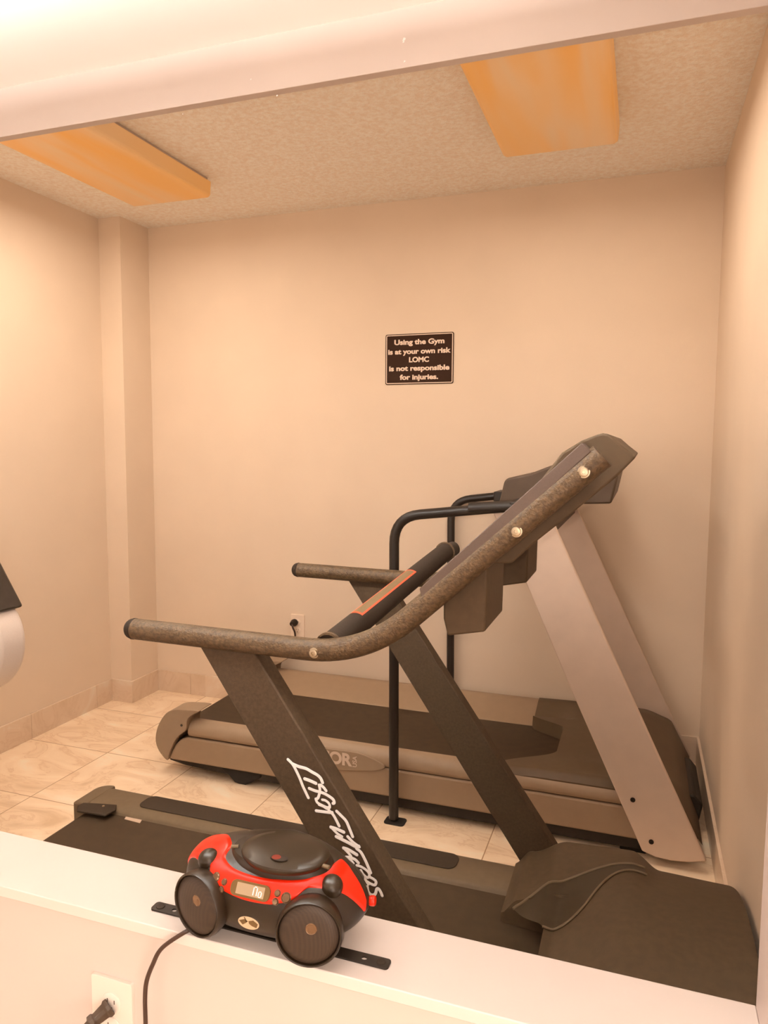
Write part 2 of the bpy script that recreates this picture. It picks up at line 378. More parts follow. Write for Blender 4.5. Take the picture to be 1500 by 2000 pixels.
# ------------------------------------------------------------------ ceiling lights of the alcove
def fixture(x0, x1, y1, power, label):
    t = thing('ceiling_light', label, 'ceiling light', ((x0 + x1) / 2, (y1 + YH) / 2, H))
    w = (x0 + x1) / 2
    ps = [obj('housing', box((x0 + 0.01, YH + 0.004, H - 0.018), (x1 - 0.01, y1 - 0.01, H)), 'header', bevel=0.002)]
    ps.append(obj('diffuser', prism([(x0, H - 0.012), (x0 + 0.004, H - 0.066), (x0 + 0.016, H - 0.074), (x1 - 0.016, H - 0.074), (x1 - 0.004, H - 0.066), (x1, H - 0.012)], 'y', YH + 0.003, y1), 'diffuser', bevel=0.004))
    reroot(t, ps)
    light('tube_light', 'AREA', (w, (y1 + YH) / 2, H - 0.080), power, (1.0, 0.86, 0.72), 0.36, (0, 0, 0), 1.10)
    return t
fixture(-0.02, 0.368, -0.500, 19.0, 'amber wraparound ceiling light nearer the left wall')
fixture(1.550, 1.936, -0.535, 14.5, 'amber wraparound ceiling light nearer the right wall')

# added uplight in an open trough, out of the picture, whitens the front ceiling
t = thing('added_uplight', 'added unseen trough uplight that whitens the front ceiling', 'ceiling light', (0.95, -2.44, ZF))
gl = mat('uplight_glow', (0.9, 0.85, 0.8), 0.3, emit=(0.97, 1.0, 1.0), estr=290.0)
TB = 1.985
ps = [obj('trough', prism([(-2.49, TB), (-2.39, TB), (-2.39, TB + 0.022), (-2.395, TB + 0.022), (-2.395, TB + 0.006), (-2.485, TB + 0.006), (-2.485, TB + 0.022), (-2.49, TB + 0.022)], 'x', 0.0, 2.18), 'header'),
      obj('glow_strip', box((0.02, -2.475, TB + 0.0065), (2.16, -2.405, TB + 0.014)), gl)]
for x in (0.3, 1.6): ps.append(obj('hanger', tube([(x, -2.44, TB + 0.01), (x, -2.44, ZF)], 0.004, seg=10), 'chrome'))
reroot(t, ps)

# ------------------------------------------------------------------ sign on the back wall
sg = thing('gym_sign', 'dark rectangular sign with white rules text on the back wall', 'sign', (1.098, 0, 1.665))
SX, SZ, SW, SH = 1.098, 1.666, 0.313, 0.221
def onwall(y, x=0, z=0): return frame((x, y, z), (1, 0, 0), (0, 0, 1))
parts = [flat2d('plate', [rrect(-SW / 2, -SH / 2, SW / 2, SH / 2, 0.008)], 0.003, 'sign', None, onwall(-0.0016, SX, SZ)),
         flat2d('border_line', [rrect(-SW / 2 + 0.0035, -SH / 2 + 0.0035, SW / 2 - 0.0035, SH / 2 - 0.0035, 0.006), rrect(-SW / 2 + 0.007, -SH / 2 + 0.007, SW / 2 - 0.007, SH / 2 - 0.007, 0.003)], 0.0006, 'sign_ink', None, onwall(-0.0034, SX, SZ))]
def fit_text(o, w, cx):
    xs = [v.co.x for v in o.data.vertices]; s = w / (max(xs) - min(xs)); c = (max(xs) + min(xs)) / 2
    for v in o.data.vertices: v.co.x = cx + (v.co.x - c) * s
for s, w, dz in (('Using the Gym', 0.230, 0.0735), ('is at your own risk', 0.288, 0.0325), ('LOMC', 0.092, -0.004), ('is not responsible', 0.278, -0.0410), ('for injuries.', 0.177, -0.0800)):
    o = text('lettering', s, 0.0305, 'sign_ink', None, onwall(-0.0034, SX, SZ + dz), bold=0.00115, depth=0.0006)
    fit_text(o, w, SX); parts.append(o)
reroot(sg, parts)

# ------------------------------------------------------------------ outlet and cord on the back wall
def outlet(cx, cz, y, w, h, matn, label):
    t = thing('wall_outlet', label, 'outlet', (cx, y, cz))
    ps = [flat2d('cover_plate', [rrect(-w / 2, -h / 2, w / 2, h / 2, 0.003)], 0.005, matn, None, onwall(y - 0.0026, cx, cz), bev=0.0008)]
    for s in (1, -1):
        c = cz + s * 0.0195
        so = obj('socket', lathe([(0, 0), (0.0170, 0), (0.0170, 0.0022), (0.0158, 0.003), (0, 0.003)], (cx, y - 0.0045, c), (0, -1, 0)), matn, smooth=40); ps.append(so)
        b = bmesh.new()
        add_box(b, (cx - 0.0070, y - 0.0079, c + 0.000), (cx - 0.0055, y - 0.0074, c + 0.008)); add_box(b, (cx + 0.0055, y - 0.0079, c + 0.001), (cx + 0.0070, y - 0.0074, c + 0.007))
        add_box(b, (cx - 0.002, y - 0.0079, c - 0.009), (cx + 0.002, y - 0.0074, c - 0.005))
        ps.append(sub(obj('slot', b, 'slot'), so))
    reroot(t, ps); return t
outlet(0.499, 0.410, 0.0, 0.070, 0.114, 'plate', 'beige outlet plate low on the back wall above the far treadmill')
t = thing('power_cord', 'black cord plugged into the back wall outlet, dropping behind treadmill', 'cord', (0.487, 0, 0.425))
ps = [obj('plug', lathe([(0.0, 0.0), (0.017, 0.0), (0.018, 0.012), (0.014, 0.020), (0.011, 0.034), (0, 0.036)], (0.487, -0.0085, 0.4295), (0, -1, 0), 24), 'black', smooth=50),
      obj('cable', tube(catmull([(0.487, -0.040, 0.428), (0.495, -0.046, 0.412), (0.503, -0.040, 0.385), (0.500, -0.035, 0.34), (0.485, -0.03, 0.30), (0.44, -0.025, 0.262), (0.40, -0.022, 0.20), (0.40, -0.02, 0.09), (0.42, -0.022, 0.006), (0.6, -0.03, 0.005)], 8), 0.0045, seg=10), 'cord', smooth=60)]
reroot(t, ps)

# ------------------------------------------------------------------ far treadmill (taupe shrouds, silver uprights)
tr = thing('treadmill', 'taupe and silver treadmill along the back wall with black tube rails', 'treadmill', (1.2, -0.44, 0))
ps = []
YN, YF = -0.82, -0.06
XA, XB = 0.36, 2.20
def mir(y): return YN + YF - y
# running deck and belt
ps.append(obj('belt', prism([(0.345, 0.110), (0.325, 0.125), (0.318, 0.145), (0.325, 0.163), (0.345, 0.172), (1.9, 0.172), (1.9, 0.110)], 'y', -0.735, -0.27), 'belt', smooth=40))
ps.append(obj('deck_frame', prism([(0.3274,0.0457),(0.4027,0.0343),(0.5702,0.0276),(0.7011,0.0263),(0.7983,0.0241),(1.1264,0.0166),(1.502,0.0154),(2.081,0.0169),(2.085,0.119),(0.3511,0.1408)], 'y', -0.80, -0.09), 'black', bevel=0.004))
# side rails: lower beam, groove, rounded upper shroud
def side(near):
    prof = [(-0.818, 0.165), (-0.8235, 0.176), (-0.8225, 0.192), (-0.812, 0.209), (-0.797, 0.222), (-0.780, 0.2255), (-0.772, 0.165)] if near else \
           [(-0.06, 0.165), (-0.06, 0.19), (-0.075, 0.217), (-0.10, 0.226), (-0.13, 0.224), (-0.278, 0.174), (-0.278, 0.165)]
    a = obj('upper_side_shroud', prism(prof, 'x', 0.430, 2.12 if near else 1.685), 'pre_side', bevel=0.002)
    y0, y1 = (-0.822, -0.745) if near else (-0.12, -0.055)
    bpf = [(0.4274,0.158),(0.3947,0.1451),(0.3708,0.1212),(0.3537,0.0919),(0.3388,0.0628)]
    b = obj('lower_side_beam', prism(bpf + [(bpf[-1][0] + 0.02, 0.060), (2.16, 0.060), (2.16, 0.161), (1.30, 0.161)], 'y', y0, y1), 'pre_side', bevel=0.007, seg=3)
    return [a, b]
ps += side(True) + side(False)
for y0, y1, nm in ((-0.832, -0.740, 1), (-0.150, -0.050, 0)):
    prof = [(0.3393,0.0589),(0.3027,0.0917),(0.2883,0.1311),(0.2955,0.1775),(0.3155,0.2172),(0.3398,0.247),(0.3682,0.2629),(0.41,0.2703),(0.4855,0.2739),(0.4578,0.2563),(0.4345,0.233),(0.4291,0.1958),(0.4102,0.177),(0.389,0.1597),(0.3696,0.1303),(0.3498,0.0863)]
    prof = [(v.x, v.y) for v in catmull([(x, z, 0) for x, z in prof], 4, closed=True)]
    c = obj('rear_end_cap', prism(prof, 'y', y0, y1), 'pre_cap', bevel=0.003, seg=2); ps.append(c)
    if nm:
        for uv, r in (([(0.4091,0.2088)], 0.0045), ([(0.3196,0.0814)], 0.0035)):
            q = obj('bolt', lathe([(0, 0), (r, 0), (r, 0.003), (0, 0.003)], (uv[0][0], -0.831, uv[0][1]), (0, -1, 0), 14), 'black' if r > 0.004 else 'chrome', smooth=40); ps.append(sub(q, c))
# name badge
bp = [(0.8535,0.1778),(0.936,0.1995),(1.0367,0.2047),(1.1349,0.2041),(1.2023,0.1881),(1.2366,0.1692),(1.2024,0.1509),(1.135,0.1403),(1.0366,0.1287),(0.9357,0.1264),(0.8636,0.1405)]
bdg = obj('badge', prism([(v.x, v.y) for v in catmull([(x, z, 0) for x, z in bp], 5, closed=True)], 'y', -0.829, -0.818), 'pre_cap', bevel=0.0015); ps.append(bdg)
tp = [(1.0496,0.1716),(1.1105,0.1714)]
sl = (tp[1][1] - tp[0][1]) / (tp[1][0] - tp[0][0])
o = text('lettering', 'PRECOR', 0.060, 'silver_ink', None, frame((tp[1][0] - 0.001, -0.8298, tp[1][1] + 0.001), (1, 0, sl), (0, 0, 1)), bold=0.0022, depth=0.0008, ax='RIGHT', space=0.95); ps.append(sub(o, bdg))
tu = [(1.1241,0.1716)]
o = text('lettering', 'USA', 0.022, 'silver_ink', None, frame((tu[0][0], -0.8298, tu[0][1]), (0, 0, 1), (-1, 0, 0)), bold=0.0003, depth=0.0008); ps.append(sub(o, bdg))
# motor hood: a domed shell with two arms reaching back over the rails
def shell(name, m, y0, y1, nx, ny, xl, xr, zt, zb, xtop=None):
    bm = bmesh.new(); top = []
    for j in range(ny + 1):
        y = y0 + (y1 - y0) * j / ny; row = []
        for i in range(nx + 1):
            u = i / nx; x = xl(y) + (xr(y) - xl(y)) * u; row.append(bm.verts.new((x, y, zt(x, y))))
        top.append(row)
    for j in range(ny):
        for i in range(nx): bm.faces.new((top[j][i], top[j][i + 1], top[j + 1][i + 1], top[j + 1][i]))
    ring = top[0] + [top[j][nx] for j in range(1, ny + 1)] + top[ny][:nx][::-1] + [top[j][0] for j in range(ny - 1, 0, -1)]
    low = [bm.verts.new(zb(v.co)) for v in ring]; n = len(ring)
    for i in range(n): bm.faces.new((ring[i], ring[(i + 1) % n], low[(i + 1) % n], low[i]))
    return obj(name, bm, m, smooth=38)
def sst(a, b, x):
    t = max(0, min(1, (x - a) / (b - a))); return t * t * (3 - 2 * t)
def pxl(y):
    far = sst(-0.41, -0.30, y); near = 1 - sst(-0.78, -0.63, y)
    return 1.80 - 0.13 * far - 0.17 * near
def pzt(x, y):
    e = 0.226; mid = sst(-0.82, -0.70, y) * (1 - sst(-0.18, -0.06, y))
    z = e + 0.012 * mid * sst(1.75, 1.95, x)
    # shoulders fall off at both long sides and the nose slopes to the front
    dy = min(y - YN, YF - y); z -= 0.022 * (1 - sst(0, 0.030, dy)) - 0.004 * sst(1.62, 1.8, x)
    if y > -0.31 and x < 1.84:
        rz = (0.226 if y > -0.10 else 0.226 + (y + 0.10) * 0.29) + 0.009
        k = sst(1.70, 1.84, x); z = min(z, rz) * (1 - k) + z * k
    z -= 0.030 * sst(2.08, 2.20, x) + 0.02 * sst(2.17, 2.22, x)
    return z
def pzb(v):
    x, y, z = v
    if x > 2.19: return (2.262, y, 0.06)
    if x < 1.83 and -0.80 < y < -0.08: return (x + 0.004, y, 0.174)
    return (x, y, 0.165) if y < -0.80 or y > -0.08 else (x, y, 0.165)
ps.append(shell('motor_hood', 'pre_hood', YN + 0.006, YF + 0.001, 40, 90, pxl, lambda y: 2.205 - 0.02 * abs((y + 0.44) / 0.38) ** 4, pzt, pzb))
# front wheels and rear foot
for y in (-0.66, -0.24):
    ps.append(obj('transport_wheel', lathe([(0, 0), (0.028, 0), (0.030, 0.004), (0.030, 0.024), (0.028, 0.028), (0, 0.028)], (2.235, y, 0.030), (0, 1, 0), 28), 'rubber', smooth=40))
ps.append(obj('front_bracket', prism([(2.16, 0.02), (2.26, 0.02), (2.268, 0.06), (2.275, 0.10), (2.25, 0.13), (2.18, 0.13)], 'y', -0.60, -0.28), 'black', bevel=0.006))
for y in (-0.805, -0.15):
    ps.append(obj('levelling_foot', prism([(0.560, 0.055), (0.600, 0.026), (0.622, 0.004), (0.640, 0.0), (0.668, 0.0), (0.690, 0.012), (0.735, 0.040), (0.735, 0.06)], 'y', y, y + 0.06), 'rubber', bevel=0.003))
for y in (-0.79, -0.15): ps.append(obj('front_foot', box((2.02, y, 0.0), (2.10, y + 0.05, 0.03)), 'rubber', bevel=0.004))
# silver uprights
UP = [(1.5928,1.0919),(1.7661,1.0977),(1.7957,1.0413),(2.0106,0.5865),(2.1302,0.3349),(2.2697,0.0442),(2.2202,0.031),(2.1697,0.0258),(2.1254,0.0285),(2.0863,0.0406),(1.8397,0.5674),(1.7117,0.852)]
for y0, y1, near in ((-0.850, -0.826, 1), (-0.056, -0.036, 0)):
    u = obj('upright', prism(UP, 'y', y0, y1), 'pre_silver', bevel=0.004, seg=3); ps.append(u)
    if near:
        for uv in [(2.0537,0.2009),(2.1117,0.0764)]:
            ps.append(sub(obj('bolt', lathe([(0, 0.0), (0.0075, 0.0), (0.0075, 0.0025), (0.0035, 0.0025), (0.003, 0.0008), (0, 0.0008)], (uv[0], -0.8498, uv[1]), (0, -1, 0), 16), 'black', smooth=30), u))
# console
PC = [(1.5931,1.0735),(1.601,1.1045),(1.615,1.1693),(1.625,1.1797),(1.6999,1.1962),(1.792,1.2341),(1.883,1.2726),(1.9649,1.2332),(1.974,1.19),(1.9567,1.1056),(1.8597,1.1009),(1.7772,1.0566),(1.7113,1.0642)]
ps.append(obj('console', prism(PC, 'y', -0.735, -0.150), 'pre_console', bevel=0.008, seg=3))
ps.append(obj('console_bracket', prism([(1.70, 1.01), (1.79, 1.01), (1.79, 1.10), (1.70, 1.10)], 'y', -0.826, -0.056), 'pre_console', bevel=0.004))
# tubular handrails standing on the floor beside the deck
hr = [(1.2828,0.039),(1.2772,1.0509),(1.6394,1.0937)]
P1 = [(hr[0][0], -0.868, 0.012), (hr[1][0], -0.868, hr[1][1]), (hr[2][0], -0.868, hr[2][1])]
ps.append(obj('handrail', tube(fillet(P1, 0.09), 0.0165), 'pre_tube', smooth=50))
ps.append(obj('rail_sleeve', tube([(hr[2][0] - 0.11, -0.868, hr[2][1] - 0.006), (hr[2][0] + 0.06, -0.868, hr[2][1] + 0.006)], 0.0185), 'black', smooth=50))
ps.append(obj('rail_clamp', box((hr[2][0] + 0.02, -0.885, hr[2][1] - 0.02), (hr[2][0] + 0.09, -0.72, hr[2][1] + 0.02)), 'black', bevel=0.004))
hf = [(1.2699,0.3053),(1.2593,1.0444),(1.4707,1.0773)]
P2 = [(hf[0][0], -0.030, 0.012), (hf[1][0], -0.030, hf[1][1]), (hf[2][0] + 0.1, -0.030, hf[2][1] + 0.008)]
ps.append(obj('handrail', tube(fillet(P2, 0.09), 0.0165), 'pre_tube', smooth=50))
ps.append(obj('rail_clamp', box((hf[2][0], -0.16, hf[2][1] - 0.02), (hf[2][0] + 0.09, -0.014, hf[2][1] + 0.02)), 'black', bevel=0.004))
for x, y in ((hr[0][0], -0.868), (hf[0][0], -0.030)):
    s = 1 if y < -0.5 else -1
    bmf = prism(rrect(x - 0.030, min(y, y) - 0.026, x + 0.042, y + 0.026, 0.012), 'z', 0.0, 0.004)
    ps.append(obj('floor_bracket', bmf, 'rubber', bevel=0.0008))
reroot(tr, ps)

# ------------------------------------------------------------------ near treadmill (dark steel posts with script lettering)
tl = thing('treadmill', 'dark brown treadmill behind the ledge, white script lettering on its post', 'treadmill', (1.3, -1.63, 0))
ps = []
YP = -1.98; YQ = -1.232; YM = (YP + YQ) / 2
def mz(y): return 2 * YM - y
ps.append(obj('belt', prism([(0.445, 0.07), (0.42, 0.082), (0.408, 0.10), (0.418, 0.12), (0.44, 0.130), (1.92, 0.130), (1.92, 0.07)], 'y', -1.86, -1.352), 'belt', smooth=40))
ps.append(obj('deck_frame', prism([(0.50, 0.035), (2.20, 0.035), (2.20, 0.105), (0.46, 0.105)], 'y', -1.98, -1.235), 'black', bevel=0.004))
rp = [(-1.222, 0.050), (-1.220, 0.125), (-1.228, 0.138), (-1.245, 0.1445), (-1.335, 0.1445), (-1.352, 0.139), (-1.360, 0.128), (-1.360, 0.105), (-1.25, 0.050)]
for k in (0, 1):
    pr_ = rp if k == 0 else [(mz(y), z) for y, z in rp]
    r = obj('side_rail', prism(pr_, 'x', 0.414, 1.80), 'lf_rail', bevel=0.004, seg=3); ps.append(r)
    o1, o2 = (-1.240, -1.316) if k == 0 else (mz(-1.240), mz(-1.316))
    lo, hi = min(o1, o2), max(o1, o2)
    ps.append(sub(obj('foot_strip', prism(rrect(0.575, lo, 1.605, hi, 0.026, 8), 'z', 0.1446, 0.1475), 'lf_strip', bevel=0.001), r))
    cp_ = [(0.418, -1.2205)] + [(0.412 - 0.046 * math.sin(math.radians(t)), -1.2665 + 0.046 * math.cos(math.radians(t))) for t in range(0, 91, 10)] + [(0.366, -1.361), (0.418, -1.361)]
    if k: cp_ = [(x, mz(y)) for x, y in cp_]
    ps.append(obj('rear_cap', prism(cp_, 'z', 0.042, 0.1452), 'lf_rail', bevel=0.007, seg=3))
# folded guard flap at the far rear corner with its rivet, pale label on the belt edge
fp = [(0.4088,-1.3614),(0.5166,-1.3364),(0.5355,-1.3642),(0.5281,-1.404),(0.4268,-1.4105),(0.4065,-1.3834)]
fl_ = obj('guard_flap', prism(fp, 'z', 0.1455, 0.1515), 'lf_strip', bevel=0.002); ps.append(fl_)
rv = [(0.486,-1.3608)]
ps.append(sub(obj('rivet', lathe([(0.0045, 0), (0.004, 0.002), (0, 0.0028)], (rv[0][0], rv[0][1], 0.1514), (0, 0, 1), 14), 'chrome', smooth=50), fl_))
lb = [(0.5633,-1.3442),(0.6244,-1.349),(0.6334,-1.3753),(0.5731,-1.3709)]
ps.append(obj('warning_label', prism(lb, 'z', 0.1302, 0.1312), 'label'))
# motor hood
HC = -1.606; HW = 0.388
def lxl(y):
    return 1.875 - 0.118 * sst(0.128, 0.142, y - HC)
def lxr(y):
    a = abs(y - HC) / HW; return 2.290 - 0.022 * a ** 6
def lzt(x, y):
    a = min(1, abs(y - HC) / HW)
    sidez = 0.150 + 0.045 * sst(1.752, 1.80, x) + 0.046 * sst(1.80, 1.90, x) - 0.046 * sst(2.055, 2.125, x) - 0.006 * sst(2.1, 2.29, x)
    mid = 0.215 + 0.085 * sst(1.86, 2.06, x)
    z = sidez + (mid - sidez) * (1 - a ** 2.2) if x > 1.87 else sidez - 0.0 * a
    if x <= 1.90:
        k = sst(1.86, 1.90, x); z = sidez * (1 - k) + (sidez + (mid - sidez) * (1 - a ** 2.2)) * k
    z -= 0.012 * (1 - sst(0, 0.02, HW - abs(y - HC)))
    return z
def lzb(v):
    return (v.x, v.y, 0.131 if (v.x < 1.9 and abs(v.y - HC) < 0.25) else 0.04)
hood = shell('motor_hood', 'lf_plastic', HC - HW, HC + HW, 70, 150, lxl, lxr, lzt, lzb); ps.append(hood)
def onhood(pts, dz): return [(x, y, lzt(x, y) + dz) for x, y in pts]
lup = [(1.7932,-1.5052),(1.8203,-1.4694),(1.8528,-1.4399),(1.8981,-1.41),(1.945,-1.3908),(2.0158,-1.372),(2.0838,-1.3632)]
llo = [(2.089,-1.4015),(2.0627,-1.4023),(2.0341,-1.4105),(2.0061,-1.4358),(1.9797,-1.481),(1.9551,-1.5342),(1.9271,-1.5713),(1.8993,-1.5908),(1.8725,-1.5986)]
lu = [(v.x, v.y) for v in catmull([(x, y, 0) for x, y in lup], 6)]; ll = [(v.x, v.y) for v in catmull([(x, y, 0) for x, y in llo], 6)]
for k in (0,):
    f = (lambda q: q) if k == 0 else (lambda q: [(x, 2 * HC - y) for x, y in q])
    ps.append(obj('hood_ridge', tube(onhood(f(lu), 0.0036), 0.0034, seg=8), 'lf_rail', smooth=60)); sub(ps[-1], hood)
    ps.append(obj('hood_ridge', tube(onhood(f(ll), 0.0026), 0.0030, seg=8), 'lf_rail', smooth=60)); sub(ps[-1], hood)
# dark leaf draped over the hood, its colour standing in for a shaded recess
def resample(L, n):
    L = [Vector((x, y, 0)) for x, y in L]; d = [0]
    for a, b in zip(L, L[1:]): d.append(d[-1] + (b - a).length)
    out = []
    for i in range(n):
        s = d[-1] * i / (n - 1); k = 0
        while k < len(d) - 2 and d[k + 1] < s: k += 1
        t = (s - d[k]) / max(1e-9, d[k + 1] - d[k]); v = L[k].lerp(L[k + 1], t); out.append((v.x, v.y))
    return out
A_ = resample(lu, 80); B_ = resample(ll[::-1], 80)
for k in (0,):
    bm = bmesh.new(); rows = []
    for a, b in zip(A_, B_):
        row = []
        for i in range(17):
            t = i / 16; x = a[0] + (b[0] - a[0]) * t; y = a[1] + (b[1] - a[1]) * t
            if k: y = 2 * HC - y
            row.append(bm.verts.new((x, y, lzt(x, y) + 0.0032)))
        rows.append(row)
    for p_, q_ in zip(rows, rows[1:]):
        for i in range(16): bm.faces.new((p_[i], p_[i + 1], q_[i + 1], q_[i]))
    ps.append(sub(obj('hood_recess_shade', bm, 'lf_recess_shade', smooth=60), hood))
# slanted posts
def ext(a, b, z):
    t = (z - a[1]) / (b[1] - a[1]); return (a[0] + (b[0] - a[0]) * t, z)
pp = [(1.2562,0.9062),(1.3691,0.9123),(1.6993,0.4406),(1.4775,0.5814)]
PB = ext(pp[0], pp[3], 0.155); PC_ = ext(pp[1], pp[2], 0.155)
post = [pp[0], pp[1], PC_, PB]
for y0, y1, near in ((YP, YP + 0.042, 1), (YQ, YQ + 0.042, 0)):
    q = obj('post', prism(post, 'y', y0, y1), 'lf_panel', bevel=0.003, seg=2); ps.append(q)
    if near: near_post = q
    ps.append(obj('post_gusset', prism([(pp[0][0], pp[0][1] - 0.004), (pp[1][0] + 0.004, pp[1][1] - 0.004), (pp[1][0] + 0.004, pp[1][1] + 0.012), (pp[0][0] + 0.004, pp[0][1] + 0.012)], 'y', y0 + 0.004, y1 - 0.006), 'lf_panel', bevel=0.002))
# handrail tubes
cl = [(1.1058,0.9214),(1.3016,0.9162),(1.4828,0.9136),(1.594,0.9164),(1.6821,0.9855),(1.8553,1.1488),(1.985,1.2723)]
R1 = 0.0205
for y, near in ((-1.975, 1), (mz(-1.975), 0)):
    pth = fillet([(cl[0][0], y, cl[0][1]), (cl[3][0], y, cl[3][1]), (cl[6][0], y, cl[6][1])], 0.115, 14)
    h = obj('handrail', tube(pth, R1, seg=32), 'lf_tube', smooth=50); ps.append(h)
    d = (pth[0] - pth[1]).normalized()
    ps.append(obj('end_cap', lathe([(R1 - 0.002, -0.004), (R1 + 0.0005, -0.002), (R1 + 0.0005, 0.002)] + [(r, 0.003 + z) for r, z in dome(R1 - 0.0005, 0.8)], pth[0], d, 32), 'foam', smooth=50)); sub(ps[-1], h)
    if near:
        for uv in [(1.5048,0.9177),(1.8587,1.1512),(1.9597,1.2473)]:
            b_ = obj('bolt', lathe([(0, -0.004), (0.0105, -0.004), (0.0095, 0.0005), (0.0078, 0.0008), (0.0074, 0.0040), (0.0060, 0.0048), (0.0032, 0.0048), (0.0028, 0.0020), (0, 0.0020)], (uv[0], y - R1 + 0.0012, uv[1]), (0, -1, 0), 20), 'chrome', smooth=35); ps.append(sub(b_, h))
# padded cross bar with its pulse sensor sticker
g0 = [(1.5206,0.9224)]; g1 = [(1.5531,1.0018)]
G0 = Vector((g0[0][0], -1.962, g0[0][1])); G1 = Vector((g1[0][0], -1.262, g1[0][1]))
xb = obj('cross_bar', tube([G0, G1], 0.0240, seg=28), 'foam', smooth=50); ps.append(xb)
gd = (G1 - G0).normalized()
for c, s in ((G0, 1), (G1, -1)):
    ps.append(obj('bar_collar', lathe([(0.0235, -0.003), (0.0270, -0.002), (0.0270, 0.004), (0.0235, 0.005)], c, gd, 28), 'lf_tube', smooth=40)); sub(ps[-1], xb)
G2 = Vector((G1.x + 0.014, YQ + 0.01, G1.z + 0.004)); ps.append(obj('bar_stub', tube([G1, G2], 0.020, seg=24), 'black', smooth=50))
def wrap(c0, c1, a0, a1, r, m, name):
    # strip of sticker curved round the bar between two stations and two angles
    bm = bmesh.new(); ax = (c1 - c0).normalized(); v = (Vector(CAM_LOC) - c0); v = (v - ax * v.dot(ax)).normalized()
    v = Vector((-0.35, -0.55, 0.75)); v = (v - ax * v.dot(ax)).normalized(); w = ax.cross(v)
    rows = []
    for c in (c0, c1):
        rows.append([bm.verts.new(c + (v * math.cos(a0 + (a1 - a0) * i / 10) + w * math.sin(a0 + (a1 - a0) * i / 10)) * r) for i in range(11)])
    for i in range(10): bm.faces.new((rows[0][i], rows[0][i + 1], rows[1][i + 1], rows[1][i]))
    return obj(name, bm, m, smooth=60)
GL = (G1 - G0).length
def gp(t): return G0 + gd * GL * t
ps.append(wrap(gp(0.17), gp(0.62), -0.1, 1.0, 0.0245, 'red_line', 'sensor_border')); sub(ps[-1], xb)
ps.append(wrap(gp(0.18), gp(0.61), 0.06, 0.84, 0.0248, 'olive', 'pulse_sensor')); sub(ps[-1], xb)
# console: slab between the tubes with a thick pale edge, rear housing, two hanging cup bins
sb = [(1.9549,1.2918),(1.9697,1.2786),(1.7025,1.0258),(1.6978,1.0464),(1.7128,1.0613)]
ps.append(obj('console_slab', prism(sb, 'y', -1.990, mz(-1.990)), 'lf_bar', bevel=0.0015))
hp = [(1.9191,1.276),(1.9495,1.2954),(1.9733,1.3053),(1.9827,1.3078),(1.9923,1.3062),(2.0124,1.2882),(2.0348,1.2705),(2.007,1.239),(1.9399,1.1787),(1.8779,1.1247),(1.8408,1.0877),(1.8057,1.0857),(1.8391,1.1665)]
ps.append(obj('console_housing', prism(hp, 'y', -1.925, mz(-1.925)), 'lf_plastic', bevel=0.004, seg=3))
bn = [(1.7324,0.954),(1.7993,0.9674),(1.8012,1.1028),(1.7617,1.0649),(1.724,1.0281),(1.7246,0.9844)]
for y0, y1 in ((-1.932, -1.765), (mz(-1.765), mz(-1.932))):
    ps.append(obj('cup_bin', prism(bn, 'y', y0, y1), 'lf_plastic', bevel=0.004, seg=2))
# script lettering on the near post
def add_stroke(bm, pts, w, yc, squash):
    # a brush stroke: a round-ended tube flattened against the post
    v = catmull([(x, 0, y) for x, y in pts], 6) if len(pts) > 2 else [Vector((x, 0, y)) for x, y in pts]
    t0 = (v[0] - v[1]).normalized(); t1 = (v[-1] - v[-2]).normalized(); r = w / 2; K = (0.25, 0.5, 0.75, 0.93)
    P = [v[0] + t0 * r * math.sin(a * PI / 2) for a in reversed(K)] + v + [v[-1] + t1 * r * math.sin(a * PI / 2) for a in K]
    Rr = [r * math.cos(a * PI / 2) for a in reversed(K)] + [r] * len(v) + [r * math.cos(a * PI / 2) for a in K]
    b2 = bmesh.new(); add_tube(b2, P, Rr, seg=10)
    for q in b2.verts: q.co.y = yc + q.co.y * squash
    me_ = bpy.data.meshes.new('t'); b2.to_mesh(me_); b2.free(); bm.from_mesh(me_); bpy.data.meshes.remove(me_)
